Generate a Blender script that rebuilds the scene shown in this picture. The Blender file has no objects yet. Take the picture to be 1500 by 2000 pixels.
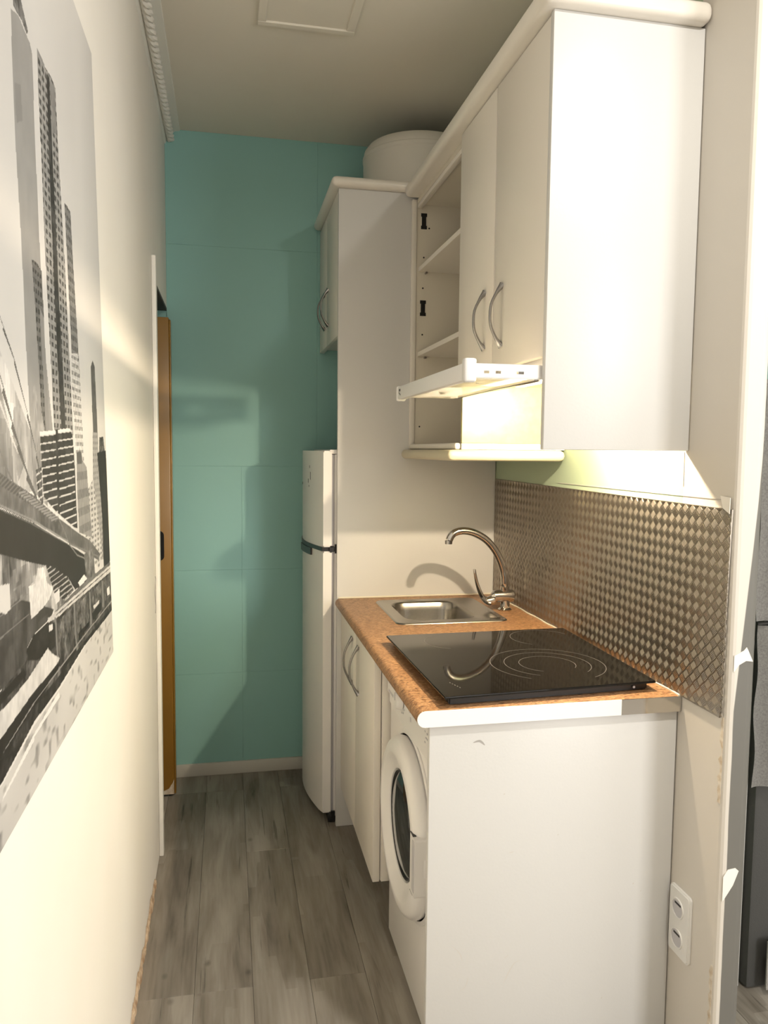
import bpy, bmesh, math, random
import numpy as np
from mathutils import Vector, Matrix
random.seed(7)
PI = math.pi
C = bpy.context.scene.collection
sc = bpy.context.scene

# ------------------------------------------------------------------ camera, world, light, exposure
FPX, YAW, PIT, ROL = 1500.4092, -0.2018, -0.0795, 0.0096
CPOS = Vector((-1.0131, -1.5423, 1.4341))
cF = Vector((-math.sin(YAW)*math.cos(PIT), math.cos(YAW)*math.cos(PIT), math.sin(PIT)))
cR = Vector((math.cos(YAW), math.sin(YAW), 0)); cU = cR.cross(cF)
cR, cU = math.cos(ROL)*cR + math.sin(ROL)*cU, -math.sin(ROL)*cR + math.cos(ROL)*cU
cam = bpy.data.cameras.new('camera'); camo = bpy.data.objects.new('camera', cam); C.objects.link(camo)
M3 = Matrix((cR, cU, -cF)).transposed()
camo.matrix_world = Matrix.Translation(CPOS) @ M3.to_4x4()
cam.sensor_fit = 'VERTICAL'; cam.sensor_height = 36; cam.lens = FPX/2000*36; cam.clip_start = .02
sc.camera = camo
sc.view_settings.view_transform = 'Standard'; sc.view_settings.look = 'None'
sc.view_settings.gamma = 1; sc.view_settings.use_curve_mapping = False
sc.view_settings.exposure = 0.15
w = bpy.data.worlds.new('world'); sc.world = w; w.use_nodes = True
w.node_tree.nodes['Background'].inputs[0].default_value = (.9, .95, 1, 1)
w.node_tree.nodes['Background'].inputs[1].default_value = 1.0

def area(name, loc, rot, sx, sy, power, col):
    l = bpy.data.lights.new(name, 'AREA'); l.shape = 'RECTANGLE'; l.size = sx; l.size_y = sy; l.energy = power; l.color = col
    o = bpy.data.objects.new(name, l); C.objects.link(o); o.location = loc; o.rotation_euler = rot; return o
# daylight through the window behind the camera
area('window_daylight', (1.25, -3.24, 1.5), (PI/2, 0, 0),   .8, 1.2, 55, (1, .97, .93))
area('window_daylight', (2.14, -1.75, 1.55), (0, PI/2, 0), 1.3, 1.3, 18, (1, .97, .93))
# ceiling downlight of the living area, behind the camera's field of view
cl = area('ceiling_downlight', (-.069, -1.003, 2.735), (0, 0, 0), .12, .12, 20, (1, .95, .87)); cl.data.shape = 'DISK'
# warm lamp of the range hood
hl = bpy.data.lights.new('hood_bulb_light', 'POINT'); hl.energy = 39; hl.color = (1, .80, .56); hl.shadow_soft_size = .012
hlo = bpy.data.objects.new('hood_bulb_light', hl); C.objects.link(hlo); hlo.location = (-.125, .21, 1.607)

# ------------------------------------------------------------------ materials
def mat(name, col, rough=.5, metal=0, bump=None, var=None, coat=0, spec=.5, alpha=None, trans=0):
    """bump=(scale,strength); var=(scale,other colour,amount)"""
    m = bpy.data.materials.new(name); m.use_nodes = True; nt = m.node_tree; b = nt.nodes['Principled BSDF']
    b.inputs['Base Color'].default_value = (*col, 1); b.inputs['Roughness'].default_value = rough
    b.inputs['Metallic'].default_value = metal; b.inputs['Coat Weight'].default_value = coat
    b.inputs['Specular IOR Level'].default_value = spec; b.inputs['Transmission Weight'].default_value = trans
    if alpha is not None: b.inputs['Alpha'].default_value = alpha
    tc = nt.nodes.new('ShaderNodeTexCoord')
    if var:
        n = nt.nodes.new('ShaderNodeTexNoise'); n.inputs['Scale'].default_value = var[0]; n.inputs['Detail'].default_value = 5
        nt.links.new(tc.outputs['Object'], n.inputs['Vector'])
        r = nt.nodes.new('ShaderNodeMapRange'); r.inputs[1].default_value = .35; r.inputs[2].default_value = .7; r.inputs[4].default_value = var[2]
        nt.links.new(n.outputs['Fac'], r.inputs[0])
        x = nt.nodes.new('ShaderNodeMix'); x.data_type = 'RGBA'; x.inputs[6].default_value = (*col, 1); x.inputs[7].default_value = (*var[1], 1)
        nt.links.new(r.outputs[0], x.inputs[0]); nt.links.new(x.outputs[2], b.inputs['Base Color'])
    if bump:
        n = nt.nodes.new('ShaderNodeTexNoise'); n.inputs['Scale'].default_value = bump[0]; n.inputs['Detail'].default_value = 4
        nt.links.new(tc.outputs['Object'], n.inputs['Vector'])
        bp = nt.nodes.new('ShaderNodeBump'); bp.inputs['Strength'].default_value = bump[1]; bp.inputs['Distance'].default_value = .002
        nt.links.new(n.outputs['Fac'], bp.inputs['Height']); nt.links.new(bp.outputs[0], b.inputs['Normal'])
    return m
MT = {}
MT['wall'] = mat('white_wall_paint', (.86, .83, .77), .6, bump=(14, .25), var=(2.5, (.82, .78, .71), .6))
MT['ceil'] = mat('ceiling_paint', (.80, .76, .67), .75, var=(1.5, (.76, .71, .61), .7))
MT['mint'] = mat('mint_wall_paint', (.30, .56, .53), .55, bump=(40, .08), var=(1.6, (.28, .53, .50), .8))
MT['lam'] = mat('white_laminate', (.80, .76, .69), .32, var=(3, (.77, .72, .65), .6), bump=(60, .03))
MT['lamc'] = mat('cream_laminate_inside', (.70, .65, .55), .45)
MT['lame'] = mat('white_textured_panel', (.66, .655, .64), .38, bump=(160, .08))
MT['appl'] = mat('white_appliance_enamel', (.82, .80, .78), .28)
MT['applg'] = mat('grey_appliance_plastic', (.55, .54, .56), .35)
MT['chrome'] = mat('chrome', (.58, .56, .53), .10, 1)
MT['satin'] = mat('satin_nickel', (.36, .35, .345), .2, 1)
MT['steel'] = mat('brushed_steel', (.33, .31, .28), .26, 1, bump=(90, .05))
MT['tread'] = mat('embossed_aluminium', (.36, .325, .28), .36, 1, bump=(90, .08))
MT['blackp'] = mat('black_plastic', (.012, .012, .012), .3)
MT['hob'] = mat('black_ceramic_glass', (.008, .007, .006), .04, spec=.38)
MT['ring'] = mat('ring_print', (.11, .105, .10), .3)
MT['grille'] = mat('hood_filter_metal', (.55, .53, .48), .4, .6)
MT['hood'] = mat('hood_white_plastic', (.80, .79, .78), .35)
MT['door'] = mat('brown_varnished_wood', (.30, .155, .022), .3, var=(6, (.25, .125, .016), .7))
MT['chip'] = mat('chipped_plaster', (.72, .66, .56), .9, bump=(80, .5), var=(60, (.45, .33, .2), .8))
MT['raw'] = mat('raw_brown_plaster', (.34, .22, .13), .95, bump=(90, 1), var=(45, (.62, .50, .36), .9))
MT['dark'] = mat('dark_void', (.03, .03, .028), .7)
MT['silic'] = mat('silicone_sealant', (.78, .73, .60), .5)
MT['glassd'] = mat('dark_porthole_glass', (.02, .025, .028), .04, spec=.8)
MT['visor'] = mat('frosted_visor', (.9, .85, .7), .35, alpha=.55)
MT['lens'] = mat('lamp_lens', (.9, .9, .85), .3, alpha=.4)
MT['linen'] = mat('grey_linen', (.42, .41, .39), .9, bump=(500, .6), var=(220, (.30, .29, .28), 1))
MT['dkgrey'] = mat('dark_grey_fabric', (.07, .07, .068), .8, bump=(300, .3))
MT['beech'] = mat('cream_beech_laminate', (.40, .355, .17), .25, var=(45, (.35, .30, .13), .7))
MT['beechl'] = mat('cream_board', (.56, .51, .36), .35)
MT['strip'] = mat('white_edge_band', (.92, .92, .90), .3)
MT['white'] = mat('white_plastic', (.78, .77, .74), .4)
MT['scuff'] = mat('grey_scuff', (.40, .38, .36), .6)
MT['scratch'] = mat('faint_scratch', (.62, .59, .55), .5)
MT['cove'] = mat('coving_paint', (.84, .82, .76), .5)
MT['base'] = mat('white_baseboard', (.60, .59, .54), .5)
MT['blur'] = mat('print_mark', (.10, .10, .10), .5)
MT['boil'] = mat('water_heater_enamel', (.74, .71, .64), .35)

def worktop_mat():
    m = bpy.data.materials.new('brown_fibre_laminate'); m.use_nodes = True; nt = m.node_tree; b = nt.nodes['Principled BSDF']
    tc = nt.nodes.new('ShaderNodeTexCoord'); mp = nt.nodes.new('ShaderNodeMapping'); mp.inputs['Scale'].default_value = (75, 170, 75)
    nt.links.new(tc.outputs['Object'], mp.inputs['Vector'])
    n = nt.nodes.new('ShaderNodeTexNoise'); n.inputs['Scale'].default_value = 1.1; n.inputs['Detail'].default_value = 4; n.inputs['Distortion'].default_value = 1.2
    nt.links.new(mp.outputs[0], n.inputs['Vector'])
    r = nt.nodes.new('ShaderNodeValToRGB'); e = r.color_ramp.elements
    e[0].position = .3; e[0].color = (.07, .030, .013, 1); e[1].position = .68; e[1].color = (.50, .30, .15, 1)
    k = e.new(.5); k.color = (.33, .165, .07, 1)
    nt.links.new(n.outputs['Fac'], r.inputs[0]); nt.links.new(r.outputs[0], b.inputs['Base Color'])
    bp = nt.nodes.new('ShaderNodeBump'); bp.inputs['Strength'].default_value = .9; bp.inputs['Distance'].default_value = .002
    nt.links.new(n.outputs['Fac'], bp.inputs['Height']); nt.links.new(bp.outputs[0], b.inputs['Normal'])
    b.inputs['Roughness'].default_value = .38
    return m
MT['top'] = worktop_mat()

def plank_mat():
    m = bpy.data.materials.new('grey_oak_plank'); m.use_nodes = True; nt = m.node_tree; b = nt.nodes['Principled BSDF']
    L = nt.links; N = nt.nodes.new
    oi = N('ShaderNodeObjectInfo'); tc = N('ShaderNodeNewGeometry')
    add = N('ShaderNodeVectorMath'); add.operation = 'MULTIPLY_ADD'
    L.new(oi.outputs['Random'], add.inputs[0]); add.inputs[1].default_value = (7, 13, 5); L.new(tc.outputs['Position'], add.inputs[2])
    mp = N('ShaderNodeMapping'); mp.inputs['Scale'].default_value = (17, 2.6, 1); L.new(add.outputs[0], mp.inputs['Vector'])
    n = N('ShaderNodeTexNoise'); n.inputs['Scale'].default_value = 1; n.inputs['Detail'].default_value = 7; n.inputs['Distortion'].default_value = .6; L.new(mp.outputs[0], n.inputs['Vector'])
    mp2 = N('ShaderNodeMapping'); mp2.inputs['Scale'].default_value = (120, 7, 1); L.new(add.outputs[0], mp2.inputs['Vector'])
    n2 = N('ShaderNodeTexNoise'); n2.inputs['Scale'].default_value = 1; n2.inputs['Detail'].default_value = 5; L.new(mp2.outputs[0], n2.inputs['Vector'])
    # strips printed two to a plank
    sp = N('ShaderNodeSeparateXYZ'); L.new(tc.outputs['Position'], sp.inputs[0])
    br = N('ShaderNodeTexVoronoi'); br.feature = 'F1'; br.inputs['Randomness'].default_value = .9
    mp3 = N('ShaderNodeMapping'); mp3.inputs['Scale'].default_value = (13, 1.6, .0); L.new(add.outputs[0], mp3.inputs['Vector']); L.new(mp3.outputs[0], br.inputs['Vector']); br.distance = 'CHEBYCHEV'; br.inputs['Scale'].default_value = 1
    sc1 = N('ShaderNodeSeparateColor'); L.new(br.outputs['Color'], sc1.inputs[0])
    # knots
    kv = N('ShaderNodeTexVoronoi'); mp4 = N('ShaderNodeMapping'); mp4.inputs['Scale'].default_value = (8, 5, 0); L.new(add.outputs[0], mp4.inputs['Vector']); L.new(mp4.outputs[0], kv.inputs['Vector']); kv.inputs['Scale'].default_value = 1
    kr = N('ShaderNodeMapRange'); kr.inputs[1].default_value = .02; kr.inputs[2].default_value = .09; kr.inputs[3].default_value = .6; kr.inputs[4].default_value = 1; L.new(kv.outputs['Distance'], kr.inputs[0])
    m1 = N('ShaderNodeMath'); m1.operation = 'MULTIPLY_ADD'; L.new(n2.outputs['Fac'], m1.inputs[0]); m1.inputs[1].default_value = .30; L.new(n.outputs['Fac'], m1.inputs[2])
    m2 = N('ShaderNodeMath'); m2.operation = 'MULTIPLY_ADD'; L.new(sc1.outputs[0], m2.inputs[0]); m2.inputs[1].default_value = .18; L.new(m1.outputs[0], m2.inputs[2])
    r = N('ShaderNodeValToRGB'); e = r.color_ramp.elements
    e[0].position = .40; e[0].color = (.135, .115, .094, 1); e[1].position = .95; e[1].color = (.35, .32, .28, 1)
    k = e.new(.58); k.color = (.215, .19, .16, 1); k = e.new(.75); k.color = (.275, .248, .212, 1)
    L.new(m2.outputs[0], r.inputs[0])
    mx = N('ShaderNodeMix'); mx.data_type = 'RGBA'; mx.blend_type = 'MULTIPLY'; mx.inputs[0].default_value = 1
    L.new(r.outputs[0], mx.inputs[6]); L.new(kr.outputs[0], mx.inputs[7]); L.new(mx.outputs[2], b.inputs['Base Color'])
    mp5 = N('ShaderNodeMapping'); mp5.inputs['Scale'].default_value = (75, 3.2, 1); L.new(add.outputs[0], mp5.inputs['Vector'])
    n5 = N('ShaderNodeTexNoise'); n5.inputs['Scale'].default_value = 1; n5.inputs['Detail'].default_value = 3; L.new(mp5.outputs[0], n5.inputs['Vector'])
    r5 = N('ShaderNodeMapRange'); r5.inputs[1].default_value = .66; r5.inputs[2].default_value = .72; r5.inputs[3].default_value = 1; r5.inputs[4].default_value = .55; L.new(n5.outputs['Fac'], r5.inputs[0])
    mx5 = N('ShaderNodeMix'); mx5.data_type = 'RGBA'; mx5.blend_type = 'MULTIPLY'; mx5.inputs[0].default_value = 1
    L.new(mx.outputs[2], mx5.inputs[6]); L.new(r5.outputs[0], mx5.inputs[7]); L.new(mx5.outputs[2], b.inputs['Base Color'])
    b.inputs['Roughness'].default_value = .5; b.inputs['Specular IOR Level'].default_value = .35
    bp = N('ShaderNodeBump'); bp.inputs['Strength'].default_value = .12; bp.inputs['Distance'].default_value = .001
    L.new(m1.outputs[0], bp.inputs['Height']); L.new(bp.outputs[0], b.inputs['Normal'])
    return m
MT['plank'] = plank_mat()

def rwall_mat():
    """kitchen side wall: mint paint behind the units, off-white beyond them"""
    m = bpy.data.materials.new('mint_and_white_wall_paint'); m.use_nodes = True; nt = m.node_tree; b = nt.nodes['Principled BSDF']; L = nt.links
    g = nt.nodes.new('ShaderNodeNewGeometry'); s = nt.nodes.new('ShaderNodeSeparateXYZ'); L.new(g.outputs['Position'], s.inputs[0])
    n = nt.nodes.new('ShaderNodeTexNoise'); n.inputs['Scale'].default_value = 6
    L.new(g.outputs['Position'], n.inputs['Vector'])
    c = nt.nodes.new('ShaderNodeMath'); c.operation = 'GREATER_THAN'; L.new(s.outputs[1], c.inputs[0]); c.inputs[1].default_value = .027
    mx = nt.nodes.new('ShaderNodeMix'); mx.data_type = 'RGBA'; mx.inputs[6].default_value = (.66, .62, .56, 1); mx.inputs[7].default_value = (.37, .46, .33, 1)
    L.new(c.outputs[0], mx.inputs[0]); b.inputs['Roughness'].default_value = .6
    # grey zone on the free end, wider towards the bottom
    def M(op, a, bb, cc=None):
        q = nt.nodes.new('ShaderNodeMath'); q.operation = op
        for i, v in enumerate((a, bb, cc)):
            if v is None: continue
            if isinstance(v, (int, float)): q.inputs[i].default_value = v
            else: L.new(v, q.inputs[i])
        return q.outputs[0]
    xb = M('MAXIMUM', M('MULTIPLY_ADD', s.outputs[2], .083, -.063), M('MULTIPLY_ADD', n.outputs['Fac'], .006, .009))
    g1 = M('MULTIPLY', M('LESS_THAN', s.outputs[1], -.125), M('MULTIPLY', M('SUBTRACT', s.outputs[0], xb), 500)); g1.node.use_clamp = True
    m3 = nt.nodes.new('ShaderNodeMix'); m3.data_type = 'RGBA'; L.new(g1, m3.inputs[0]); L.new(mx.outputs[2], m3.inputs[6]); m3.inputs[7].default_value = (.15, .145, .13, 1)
    L.new(m3.outputs[2], b.inputs['Base Color'])
    bp = nt.nodes.new('ShaderNodeBump'); bp.inputs['Strength'].default_value = .2; bp.inputs['Distance'].default_value = .004
    L.new(n.outputs['Fac'], bp.inputs['Height']); L.new(bp.outputs[0], b.inputs['Normal'])
    return m
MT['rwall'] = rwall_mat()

def print_mat():
    m = bpy.data.materials.new('black_and_white_print'); m.use_nodes = True; nt = m.node_tree; b = nt.nodes['Principled BSDF']
    a = nt.nodes.new('ShaderNodeVertexColor'); a.layer_name = 'print'
    nt.links.new(a.outputs[0], b.inputs['Base Color']); b.inputs['Roughness'].default_value = .45
    return m
MT['print'] = print_mat()

# ------------------------------------------------------------------ helpers
def link(name, bm, m, parent=None, smooth=False, kind=None, label=None, cat=None, group=None):
    me = bpy.data.meshes.new(name); bmesh.ops.recalc_face_normals(bm, faces=bm.faces); bm.to_mesh(me); bm.free()
    if m is not None: me.materials.append(MT[m] if isinstance(m, str) else m)
    if smooth:
        me.polygons.foreach_set('use_smooth', [True]*len(me.polygons))
        try: me.set_sharp_from_angle(angle=math.radians(35))
        except Exception: pass
    o = bpy.data.objects.new(name, me); C.objects.link(o)
    if parent: o.parent = parent
    return tag(o, label, cat, group, kind)
def tag(o, label=None, cat=None, group=None, kind=None):
    if label: o['label'] = label
    if cat: o['category'] = cat
    if group: o['group'] = group
    if kind: o['kind'] = kind
    return o
def empty(name, loc, label, cat, group=None):
    o = bpy.data.objects.new(name, None); C.objects.link(o); o.location = loc; o.empty_display_size = .05
    bpy.context.view_layer.update()
    return tag(o, label, cat, group)
def under(o, p):
    """parent without moving"""
    o.parent = p; o.matrix_parent_inverse = Matrix.Translation(-p.location) if p.type == 'EMPTY' else Matrix.Identity(4); return o
def box(x0, x1, y0, y1, z0, z1, bev=0, seg=2, bm=None):
    bm2 = bmesh.new()
    vs = [bm2.verts.new((x, y, z)) for x in (x0, x1) for y in (y0, y1) for z in (z0, z1)]
    for f in ((0, 1, 3, 2), (4, 6, 7, 5), (0, 4, 5, 1), (2, 3, 7, 6), (0, 2, 6, 4), (1, 5, 7, 3)): bm2.faces.new([vs[i] for i in f])
    if bev: bmesh.ops.bevel(bm2, geom=bm2.edges[:], offset=bev, segments=seg, affect='EDGES', profile=.5)
    if bm is None: return bm2
    me = bpy.data.meshes.new('t'); bm2.to_mesh(me); bm2.free(); bm.from_mesh(me); bpy.data.meshes.remove(me); return bm
def join(bm, bm2):
    me = bpy.data.meshes.new('t'); bm2.to_mesh(me); bm2.free(); bm.from_mesh(me); bpy.data.meshes.remove(me); return bm
def P(name, bm, m, parent, smooth=True, **k):
    """part of a thing standing at parent"""
    o = link(name, bm, m, None, smooth, **k)
    if parent is not None: under(o, parent)
    return o
def prism(pts, axis, a, b, bm=None):
    """closed 2D outline extruded along an axis; pts are the two other coordinates in xyz order"""
    bm = bm or bmesh.new(); n = len(pts)
    def mk(p, t): c = list(p); c.insert('xyz'.index(axis), t); return bm.verts.new(c)
    A = [mk(p, a) for p in pts]; B = [mk(p, b) for p in pts]
    bm.faces.new(A); bm.faces.new(B[::-1])
    for i in range(n): bm.faces.new((A[i], A[(i+1) % n], B[(i+1) % n], B[i]))
    return bm
def tube(pts, rad, seg=12, bm=None, cap=True, flat=None):
    """sweep a round (or flattened) section along points; rad is a number or list; flat=(vector, ratio)"""
    bm = bm or bmesh.new(); pts = [Vector(p) for p in pts]; n = len(pts)
    R = rad if isinstance(rad, (list, tuple)) else [rad]*n
    rings = []; up = None
    for i, p in enumerate(pts):
        t = (pts[min(i+1, n-1)] - pts[max(i-1, 0)]).normalized()
        if up is None: up = (Vector((0, 0, 1)) if abs(t.z) < .9 else Vector((0, 1, 0)))
        u = (up - t*up.dot(t)).normalized(); v = t.cross(u); up = u
        ring = []
        for k in range(seg):
            a = 2*PI*k/seg; q = u*math.cos(a)*R[i] + v*math.sin(a)*R[i]
            if flat: f = Vector(flat[0]); q = q - f*q.dot(f)*(1-flat[1])
            ring.append(bm.verts.new(p+q))
        rings.append(ring)
    for i in range(n-1):
        for k in range(seg): bm.faces.new((rings[i][k], rings[i][(k+1) % seg], rings[i+1][(k+1) % seg], rings[i+1][k]))
    if cap: bm.faces.new(rings[0][::-1]); bm.faces.new(rings[-1])
    return bm
def spline(ps, n=6):
    ps = [Vector(p) for p in ps]; out = []
    for i in range(len(ps)-1):
        p0 = ps[max(i-1, 0)]; p1 = ps[i]; p2 = ps[i+1]; p3 = ps[min(i+2, len(ps)-1)]
        for k in range(n):
            t = k/n; out.append(.5*((2*p1)+(p2-p0)*t+(2*p0-5*p1+4*p2-p3)*t*t+(-p0+3*p1-3*p2+p3)*t**3))
    return out+[ps[-1]]
def lathe(prof, center, axis='z', seg=40, bm=None):
    """prof: list of (r, h)"""
    bm = bm or bmesh.new(); rings = []
    for r, h in prof:
        ring = []
        for k in range(seg):
            a = 2*PI*k/seg; c, s = r*math.cos(a), r*math.sin(a)
            v = {'z': (c, s, h), 'x': (h, c, s), 'y': (s, h, c)}[axis]
            ring.append(bm.verts.new(Vector(v)+Vector(center)))
        rings.append(ring)
    for i in range(len(rings)-1):
        for k in range(seg): bm.faces.new((rings[i][k], rings[i][(k+1) % seg], rings[i+1][(k+1) % seg], rings[i+1][k]))
    if prof[0][0] > 1e-6: bm.faces.new(rings[0][::-1])
    if prof[-1][0] > 1e-6: bm.faces.new(rings[-1])
    bmesh.ops.remove_doubles(bm, verts=bm.verts, dist=1e-6)
    return bm
def sub(name, bm, m, part, smooth=True, **k):
    """sub-part of a part (parts have an identity world matrix)"""
    o = link(name, bm, m, None, smooth, **k); o.parent = part; return o
def roundrect(x0, x1, y0, y1, r, n=6):
    out = []
    for cx, cy, a0 in ((x1-r, y1-r, 0), (x0+r, y1-r, 90), (x0+r, y0+r, 180), (x1-r, y0+r, 270)):
        for k in range(n+1): a = math.radians(a0+90*k/n); out.append((cx+r*math.cos(a), cy+r*math.sin(a)))
    return out
def S(name, bm, m, parent=None, **k):
    return link(name, bm, m, parent, kind='structure' if parent is None else None, **k)

# ------------------------------------------------------------------ the setting
CEIL = 2.742; XL = -1.256; YB = 1.837
fl = S('floor', box(-2.3, 2.3, -3.4, YB+.15, -.08, -.0045), 'plank')
PW = .153; x = -1.260+.0
pi_ = 0
x0 = XL-.15+.003
cols = [-1.413, -1.26, -1.107, -.954, -.801, -.648, -.495, -.342, -.189, -.036, .117, .27, .423, .576]
offs = [.437, .437, .437, -.08, .437, .10, .70, .30, .0, .4, .2, .5, .1]
def plank(xa, xb, ya, yb):
    g = .00035
    bm = box(xa+g, xb-g, ya+g, yb-g, -.0045, 0)
    bmesh.ops.bevel(bm, geom=[e for e in bm.edges if all(v.co.z > -.001 for v in e.verts)], offset=.0006, segments=1, affect='EDGES')
    return S('plank', bm, 'plank', fl)
for i in range(len(cols)-1):
    xa, xb = cols[i], cols[i+1]; off = offs[i]; L_ = 1.22
    y = off - 3*L_
    while y < YB:
        ya, yb = max(y, -3.2 if i > 0 else .9), min(y+L_, YB)
        if yb-ya > .02 and not (xa > .1 and ya > 1.3): plank(xa, xb, ya, yb)
        y += L_
S('ceiling', box(-2.3, 2.3, -3.4, YB+.15, CEIL, CEIL+.08), 'ceil')
# left wall with a doorway at its far end
bm = box(XL-.12, XL, -3.3, 1.19, .0, CEIL-.0)
box(XL-.12, XL, 1.19, YB, 2.02, CEIL, bm=bm)
S('wall_left', bm, 'wall')
S('wall_front', join(join(box(-1.376, .8, -3.36, -3.3, 0, CEIL), box(1.7, 2.3, -3.36, -3.3, 0, CEIL)), join(box(.8, 1.7, -3.36, -3.3, 0, .85), box(.8, 1.7, -3.36, -3.3, 2.15, CEIL))), 'wall')
S('wall_hall', join(box(-2.3, -2.2, .9, YB, 0, CEIL), box(-2.2, XL-.12, .8, .9, 0, CEIL)), 'wall')
S('wall_outer', join(join(box(2.2, 2.3, -3.3, -2.45, 0, CEIL), box(2.2, 2.3, -1.05, YB, 0, CEIL)), join(box(2.2, 2.3, -2.45, -1.05, 0, .85), box(2.2, 2.3, -2.45, -1.05, 2.25, CEIL))), 'wall')
wf = S('window_1', join(join(box(.8, .84, -3.34, -3.27, .85, 2.15), box(1.66, 1.7, -3.34, -3.27, .85, 2.15)), join(box(.84, 1.66, -3.34, -3.27, .85, .89), box(.84, 1.66, -3.34, -3.27, 2.11, 2.15))), 'white')
S('window_2', join(join(box(2.17, 2.24, -2.45, -2.41, .85, 2.25), box(2.17, 2.24, -1.09, -1.05, .85, 2.25)), join(box(2.17, 2.24, -2.41, -1.09, .85, .89), box(2.17, 2.24, -2.41, -1.09, 2.21, 2.25))), 'white')
# partition carrying the kitchen units, with its rounded free end
pts = [(0, YB)] + [(0, -.150)] + [(.012-.012*math.cos(a), -.152-.012*math.sin(a)) for a in (0, PI/6, PI/3, PI/2)] + \
      [(.041+.026*math.sin(a), -.138-.026*math.cos(a)) for a in (0, PI/10, PI/5, PI*.3, PI*.4, PI/2)] + [(.067, YB)]
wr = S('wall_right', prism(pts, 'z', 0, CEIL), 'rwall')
# fine surface joints and flaking paint on it
P_ = lambda n, b, m: S(n, b, m, wr)
P_('joint_strip', box(-.0012, -.0002, -.113, .70, 1.3385, 1.3400), 'scuff')
P_('joint_strip', box(-.0012, -.0002, .0265, .0275, 1.36, 1.438), 'scuff')
def flake(pts3, name='paint_flake', m='wall'):
    bm = bmesh.new(); A = [bm.verts.new(p) for p in pts3]; n = len(A)
    B = [bm.verts.new(Vector(p)+Vector((.0, -.0012, 0))) for p in pts3]
    bm.faces.new(A); bm.faces.new(B[::-1])
    for i in range(n): bm.faces.new((A[i], A[(i+1) % n], B[(i+1) % n], B[i]))
    P_(name, bm, m)
flake([(.008, -.1642, 1.02), (.03, -.1642, 1.03), (.036, -.1642, 1.037), (.04, -.1642, 1.03), (.052, -.1642, 1.006), (.036, -.1642, 1.008), (.02, -.1642, 1.0), (.008, -.1642, .985)])
flake([(.006, -.1642, .545), (.016, -.1642, .56), (.034, -.1642, .562), (.042, -.1642, .555), (.03, -.1642, .525), (.02, -.1642, .51), (.006, -.1642, .49)])
bm = bmesh.new(); random.seed(3)
for (zz0, zz1, amp) in ((.70, .885, .006), (.2, .34, .004)):
    zs = [zz0+(zz1-zz0)*k/14 for k in range(15)]
    outl = [(-.153, z) for z in zs] + [(-.145+random.uniform(-amp, amp), z) for z in zs[::-1]]
    prism([(p[0], p[1]) for p in outl], 'x', -.0012, -.0001, bm)
P_('torn_paint_edge', bm, 'chip')
flake2 = prism([(-.150, 1.345), (-.118, 1.347), (-.128, 1.322), (-.150, 1.312)], 'x', -.0075, -.0062)
P_('paint_flake', flake2, 'wall')
# far wall, boarded: separate boards with fine joints
wb = S('wall_back', box(-2.2, 2.2, YB+.004, YB+.12, 0, CEIL), 'mint')
def board(xa, xb, za, zb):
    g = .0002; bm = box(xa+g, xb-g, YB-.0, YB+.005, za+g, zb-g)
    bmesh.ops.bevel(bm, geom=[e for e in bm.edges if all(v.co.y < YB+.001 for v in e.verts)], offset=.0004, segments=1, affect='EDGES')
    S('wall_board', bm, 'mint', wb)
xr = 0.0
board(XL, -.626, 2.282, CEIL); board(-.626, xr, 2.282, CEIL)
board(XL, -.626, 1.362, 2.282); board(-.626, xr, 1.362, 2.282)
for za, zb in ((.912, 1.362), (.455, .912), (0, .455)):
    board(XL, -.952, za, zb); board(-.952, xr, za, zb)
# ceiling line patch where wall meets coving
S('baseboard_back', box(XL+.0, -.60, YB-.013, YB-.0005, 0, .056, .003), 'base', smooth=True)
# coving and twisted rope moulding on the left
pts = [(XL, CEIL-.055)] + [(XL+.055-.055*math.cos(a)+.0, CEIL-.055+.055*math.sin(a)) for a in [PI/2*k/6 for k in range(7)]] + [(XL, CEIL)]
pts = [(XL, CEIL-.060), (XL+.006, CEIL-.055)] + [(XL+.06-.052*math.cos(a), CEIL-.055+.050*math.sin(a)) for a in [PI/2*k/6 for k in range(1, 7)]] + [(XL+.062, CEIL), (XL, CEIL)]
cv = S('trim_1', prism(pts, 'y', -3.3, YB), 'cove', smooth=True)
bm = bmesh.new(); cx_, cz_ = XL+.024, CEIL-.040; pitch = .036
for s in range(3):
    pl = []; k = 0; y = -1.2
    while y < YB-.002:
        a = 2*PI*(y/ (pitch*3)) + 2*PI*s/3; pl.append((cx_+.0085*math.cos(a), y, cz_+.0085*math.sin(a))); y += .0105
    tube(pl, .0088, 6, bm)
S('rope_moulding', bm, 'cove', cv, smooth=True)
# raw plaster edge at the wall foot (skirting removed)
random.seed(11); bm = bmesh.new(); ys = np.arange(-1.4, 1.0, .012)
def ragged(y): return .032+.012*math.sin(y*17)+.010*math.sin(y*53+1)+random.uniform(-.006, .006)
A = []; 
for y in ys:
    h = ragged(y)*.75; A.append([bm.verts.new((XL-.0, y, .0)), bm.verts.new((XL+.006+random.uniform(-.002, .002), y, .0)), bm.verts.new((XL+.005+random.uniform(-.002, .003), y, h*.6)), bm.verts.new((XL+.0005, y, h))])
for i in range(len(A)-1):
    for k in range(3): bm.faces.new((A[i][k], A[i+1][k], A[i+1][k+1], A[i][k+1]))
S('baseboard_left', bm, 'raw')
bm = tube(spline([(XL+.0008, 1.15, 1.00), (XL+.0008, 1.165, .985), (XL+.0008, 1.13, .955), (XL+.0008, 1.135, .93), (XL+.0008, 1.16, .90), (XL+.0008, 1.145, .875)], 5), .0012, 5)
S('wall_scuff', bm, 'scuff', bpy.data.objects['wall_left'])
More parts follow.
